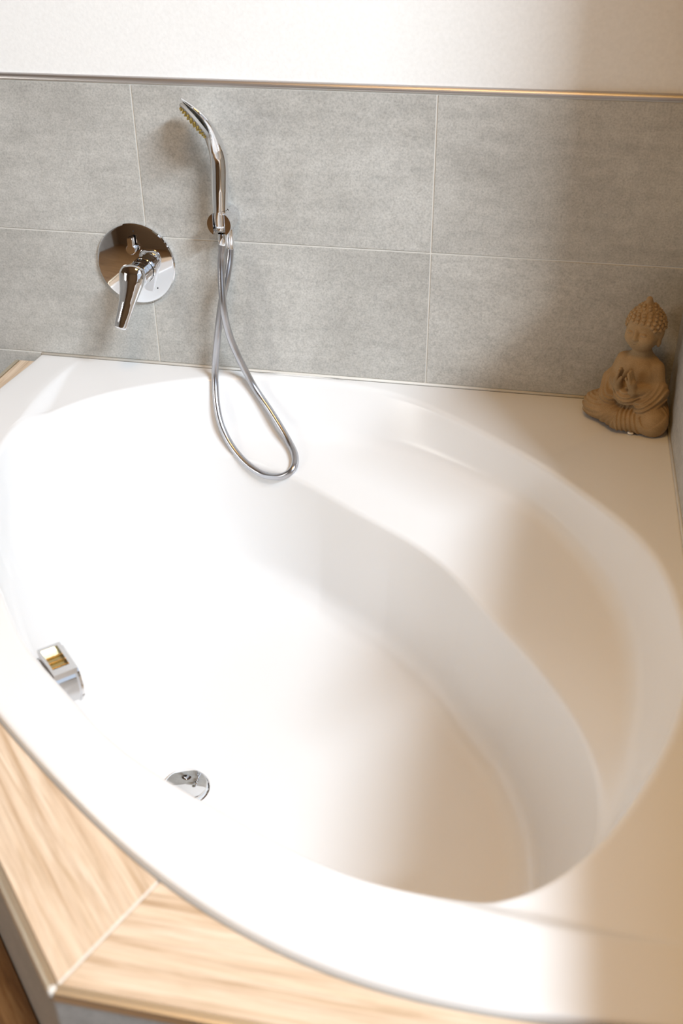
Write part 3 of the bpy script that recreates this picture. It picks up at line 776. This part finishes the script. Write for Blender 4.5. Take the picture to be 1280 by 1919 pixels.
def statue():
    h = 0.00155
    lo = np.array((-0.105, -0.085, -0.004)); hi = np.array((0.105, 0.062, 0.268))
    n = np.ceil((hi - lo) / h).astype(int)
    X, Y, Z = np.meshgrid(*[lo[i] + h * np.arange(n[i]) for i in range(3)], indexing='ij')
    X = X.astype(np.float32); Y = Y.astype(np.float32); Z = Z.astype(np.float32)
    def ell(c, r):
        k = np.sqrt(((X - c[0]) / r[0]) ** 2 + ((Y - c[1]) / r[1]) ** 2 + ((Z - c[2]) / r[2]) ** 2)
        return (k - 1) * min(r)
    def cap(a, b, ra, rb):
        a, b = np.array(a), np.array(b); d = b - a; L = d @ d
        t = np.clip(((X - a[0]) * d[0] + (Y - a[1]) * d[1] + (Z - a[2]) * d[2]) / L, 0, 1)
        return np.sqrt((X - a[0] - t * d[0]) ** 2 + (Y - a[1] - t * d[1]) ** 2 + (Z - a[2] - t * d[2]) ** 2) - (ra + (rb - ra) * t)
    def un(a, b, k):
        q = np.clip(0.5 + 0.5 * (b - a) / k, 0, 1); return b + (a - b) * q - k * q * (1 - q)
    def cut(a, b, k):
        return -un(-a, b, k)
    # lap, thighs and crossed shins
    D = ell((0, 0.004, 0.026), (0.066, 0.046, 0.034))
    for s in (-1, 1):
        D = un(D, cap((s * 0.030, 0.012, 0.034), (s * 0.064, -0.028, 0.026), 0.032, 0.0265), 0.016)
        D = un(D, cap((s * 0.064, -0.030, 0.021), (s * 0.004, -0.050, 0.018), 0.0225, 0.018), 0.012)
    dk = np.sqrt((X - 0.060) ** 2 + (Y + 0.030) ** 2 + (Z - 0.030) ** 2); dk2 = np.sqrt((X + 0.058) ** 2 + (Y + 0.022) ** 2 + (Z - 0.058) ** 2)
    wave = np.where(X > -0.004, np.sin(dk * 2 * np.pi / 0.0080), np.sin(dk2 * 2 * np.pi / 0.0085))
    D = D + 0.0013 * wave * np.clip((0.072 - Z) / 0.02, 0, 1)
    # torso
    B = ell((0, 0.010, 0.080), (0.045, 0.033, 0.058))
    B = un(B, ell((0, 0.008, 0.112), (0.0415, 0.030, 0.032)), 0.018)
    B = un(B, ell((0, -0.014, 0.105), (0.030, 0.016, 0.026)), 0.014)
    D = un(D, B, 0.012)
    # arms and draped sleeves
    for s in (-1, 1):
        A = cap((s * 0.0360, 0.006, 0.121), (s * 0.0475, 0.001, 0.082), 0.0145, 0.0145)
        A = un(A, cap((s * 0.0475, 0.000, 0.080), (s * 0.018, -0.042, 0.086), 0.0145, 0.0085), 0.010)
        L_ = cap((s * 0.050, 0.000, 0.074), (s * 0.040, -0.030, 0.052), 0.0205, 0.019)
        w2 = np.sin(np.sqrt((X - s * 0.022) ** 2 + (Z - 0.092) ** 2) * 2 * np.pi / 0.0082)
        L_ = L_ + 0.0015 * w2
        D = un(D, un(A, L_, 0.008), 0.007)
    # U-shaped cloth folds hanging between the forearms
    C_ = ell((0, -0.022, 0.066), (0.030, 0.030, 0.022)) + 0.0014 * np.sin(np.sqrt(X ** 2 + (Z - 0.102) ** 2) * 2 * np.pi / 0.0088)
    D = un(D, C_, 0.006)
    # raised hands: palm, four fingers held together, thumb
    for s in (-1, 1):
        H = cap((s * 0.0170, -0.0430, 0.084), (s * 0.0150, -0.0500, 0.103), 0.0082, 0.0088)
        for j, ln in enumerate((0.019, 0.023, 0.0215, 0.016)):
            y0 = -0.0580 + j * 0.0052
            H = un(H, cap((s * 0.0155, y0, 0.105), (s * 0.0105, y0 - 0.002, 0.105 + ln), 0.0033, 0.0029), 0.0016)
        H = un(H, cap((s * 0.013, -0.052, 0.095), (s * 0.0050, -0.0565, 0.112), 0.0036, 0.0029), 0.003)
        D = un(D, H, 0.003)
    # neck and head (built 7 mm higher and a little narrower than the shoulders)
    Z_keep = Z; Z = (Z - 0.007).astype(np.float32)
    D = un(D, cap((0, 0.006, 0.132), (0, 0.003, 0.160), 0.0185, 0.0175), 0.010)
    Hd = ell((0, 0.003, 0.1915), (0.0345, 0.0355, 0.0395))
    Hd = un(Hd, ell((0, -0.009, 0.171), (0.0240, 0.0225, 0.0235)), 0.016)
    for s in (-1, 1):
        Hd = un(Hd, ell((s * 0.016, -0.0205, 0.1755), (0.011, 0.0095, 0.011)), 0.008)         # cheeks
        Hd = cut(Hd, ell((s * 0.0135, -0.0335, 0.1890), (0.0080, 0.0052, 0.0042)), 0.004)       # eye sockets
        Hd = un(Hd, ell((s * 0.0135, -0.0300, 0.1878), (0.0066, 0.0032, 0.0030)), 0.0012)       # closed lids
        Hd = un(Hd, ell((s * 0.0345, 0.004, 0.1880), (0.0042, 0.0075, 0.0120)), 0.002)          # ears
        Hd = un(Hd, ell((s * 0.0325, 0.002, 0.1700), (0.0042, 0.0052, 0.0105)), 0.003)          # long lobes
    Hd = un(Hd, cap((0, -0.0325, 0.1930), (0, -0.0370, 0.1795), 0.0030, 0.0046), 0.004)         # nose
    for s in (-1, 1): Hd = un(Hd, ell((s * 0.0042, -0.0350, 0.1785), (0.0030, 0.0032, 0.0026)), 0.002)
    Hd = un(Hd, ell((0, -0.0318, 0.1695), (0.0082, 0.0034, 0.0019)), 0.0012)
    Hd = un(Hd, ell((0, -0.0310, 0.1655), (0.0064, 0.0034, 0.0020)), 0.0012)
    Hd = cut(Hd, ell((0, -0.0345, 0.1676), (0.0080, 0.0026, 0.0007)), 0.0008)                   # mouth line
    # hair cap, bun and flame
    hz = ell((0, 0.0045, 0.1940), (0.0368, 0.0375, 0.0405))
    line = 0.2015 + 0.004 * np.cos(X * 60) - np.clip(Y + 0.024, 0, 0.05) * 1.0
    hz = np.maximum(hz, line - Z)
    Hd = un(Hd, hz, 0.0016)
    Hd = un(Hd, ell((0, 0.004, 0.2270), (0.0195, 0.0195, 0.0125)), 0.006)
    Hd = un(Hd, cap((0, 0.003, 0.236), (0, 0.002, 0.2475), 0.0095, 0.0062), 0.006)
    Z = Z_keep
    D = un(D, Hd, 0.004)
    D = np.maximum(D, 0.0006 - Z)
    V, Fq = surface_nets(D, lo, h)
    # hair curls over cap and bun
    cur = MB(); rnd = random.Random(4)
    bm = bmesh.new(); bmesh.ops.create_icosphere(bm, subdivisions=1, radius=1.0); iv = [q.co.copy() for q in bm.verts]; bm.verts.index_update(); iff = [[q.index for q in f.verts] for f in bm.faces]; bm.free()
    def curl(c, nrm, r):
        t = Vector(nrm).normalized(); q = t.to_track_quat('Z', 'Y')
        cur.add([Vector(c) + q @ Vector((p.x * r, p.y * r, p.z * r * 0.75)) for p in iv], iff)
    for row in range(8):
        el = math.radians(4 + row * 10.2); rr = math.cos(el); cnt = max(5, int(21 * rr))
        for j in range(cnt):
            a = 2 * math.pi * (j + 0.5 * (row % 2)) / cnt
            nx_, ny_, nz_ = rr * math.cos(a), rr * math.sin(a), math.sin(el)
            c = Vector((0.0368 * nx_, 0.0045 + 0.0375 * ny_, 0.1940 + 0.0405 * nz_))
            if c.z < 0.2030 + 0.004 * math.cos(c.x * 60) - min(max(c.y + 0.024, 0), 0.05): continue
            curl(c + Vector((0, 0, 0.007)), (nx_, ny_, nz_), 0.0050)
    for row in range(3):
        el = math.radians(0 + row * 24); rr = math.cos(el); cnt = int(11 * rr)
        for j in range(cnt):
            a = 2 * math.pi * (j + 0.5 * (row % 2)) / cnt
            nx_, ny_, nz_ = rr * math.cos(a), rr * math.sin(a), math.sin(el)
            curl((0.0195 * nx_, 0.004 + 0.0195 * ny_, 0.2345 + 0.0125 * nz_), (nx_, ny_, nz_), 0.0044)
    return V, Fq, cur
SV, SF, CUR = statue()
st = empty('seated_statue', (1.0300, -0.0800, -0.0012), (0, 0, math.radians(-31)))
tag(st, 'ochre sandstone seated monk statue with raised hands, on the tub corner by the wall', 'statue')
mesh_obj('body', SV, SF, M_STONE, st, smooth=True)
hc_ = CUR.build('hair_curls', M_STONE, st, smooth=True); hc_['kind'] = 'stuff'
m = MB(); m.lathe([(0.006, -0.0004), (0.006, 0.0022), (0.005, 0.003)], 16, (0, 0, 1), (0.030, -0.052, 0)); m.build('felt_pad', M_FELT, st, smooth=True)
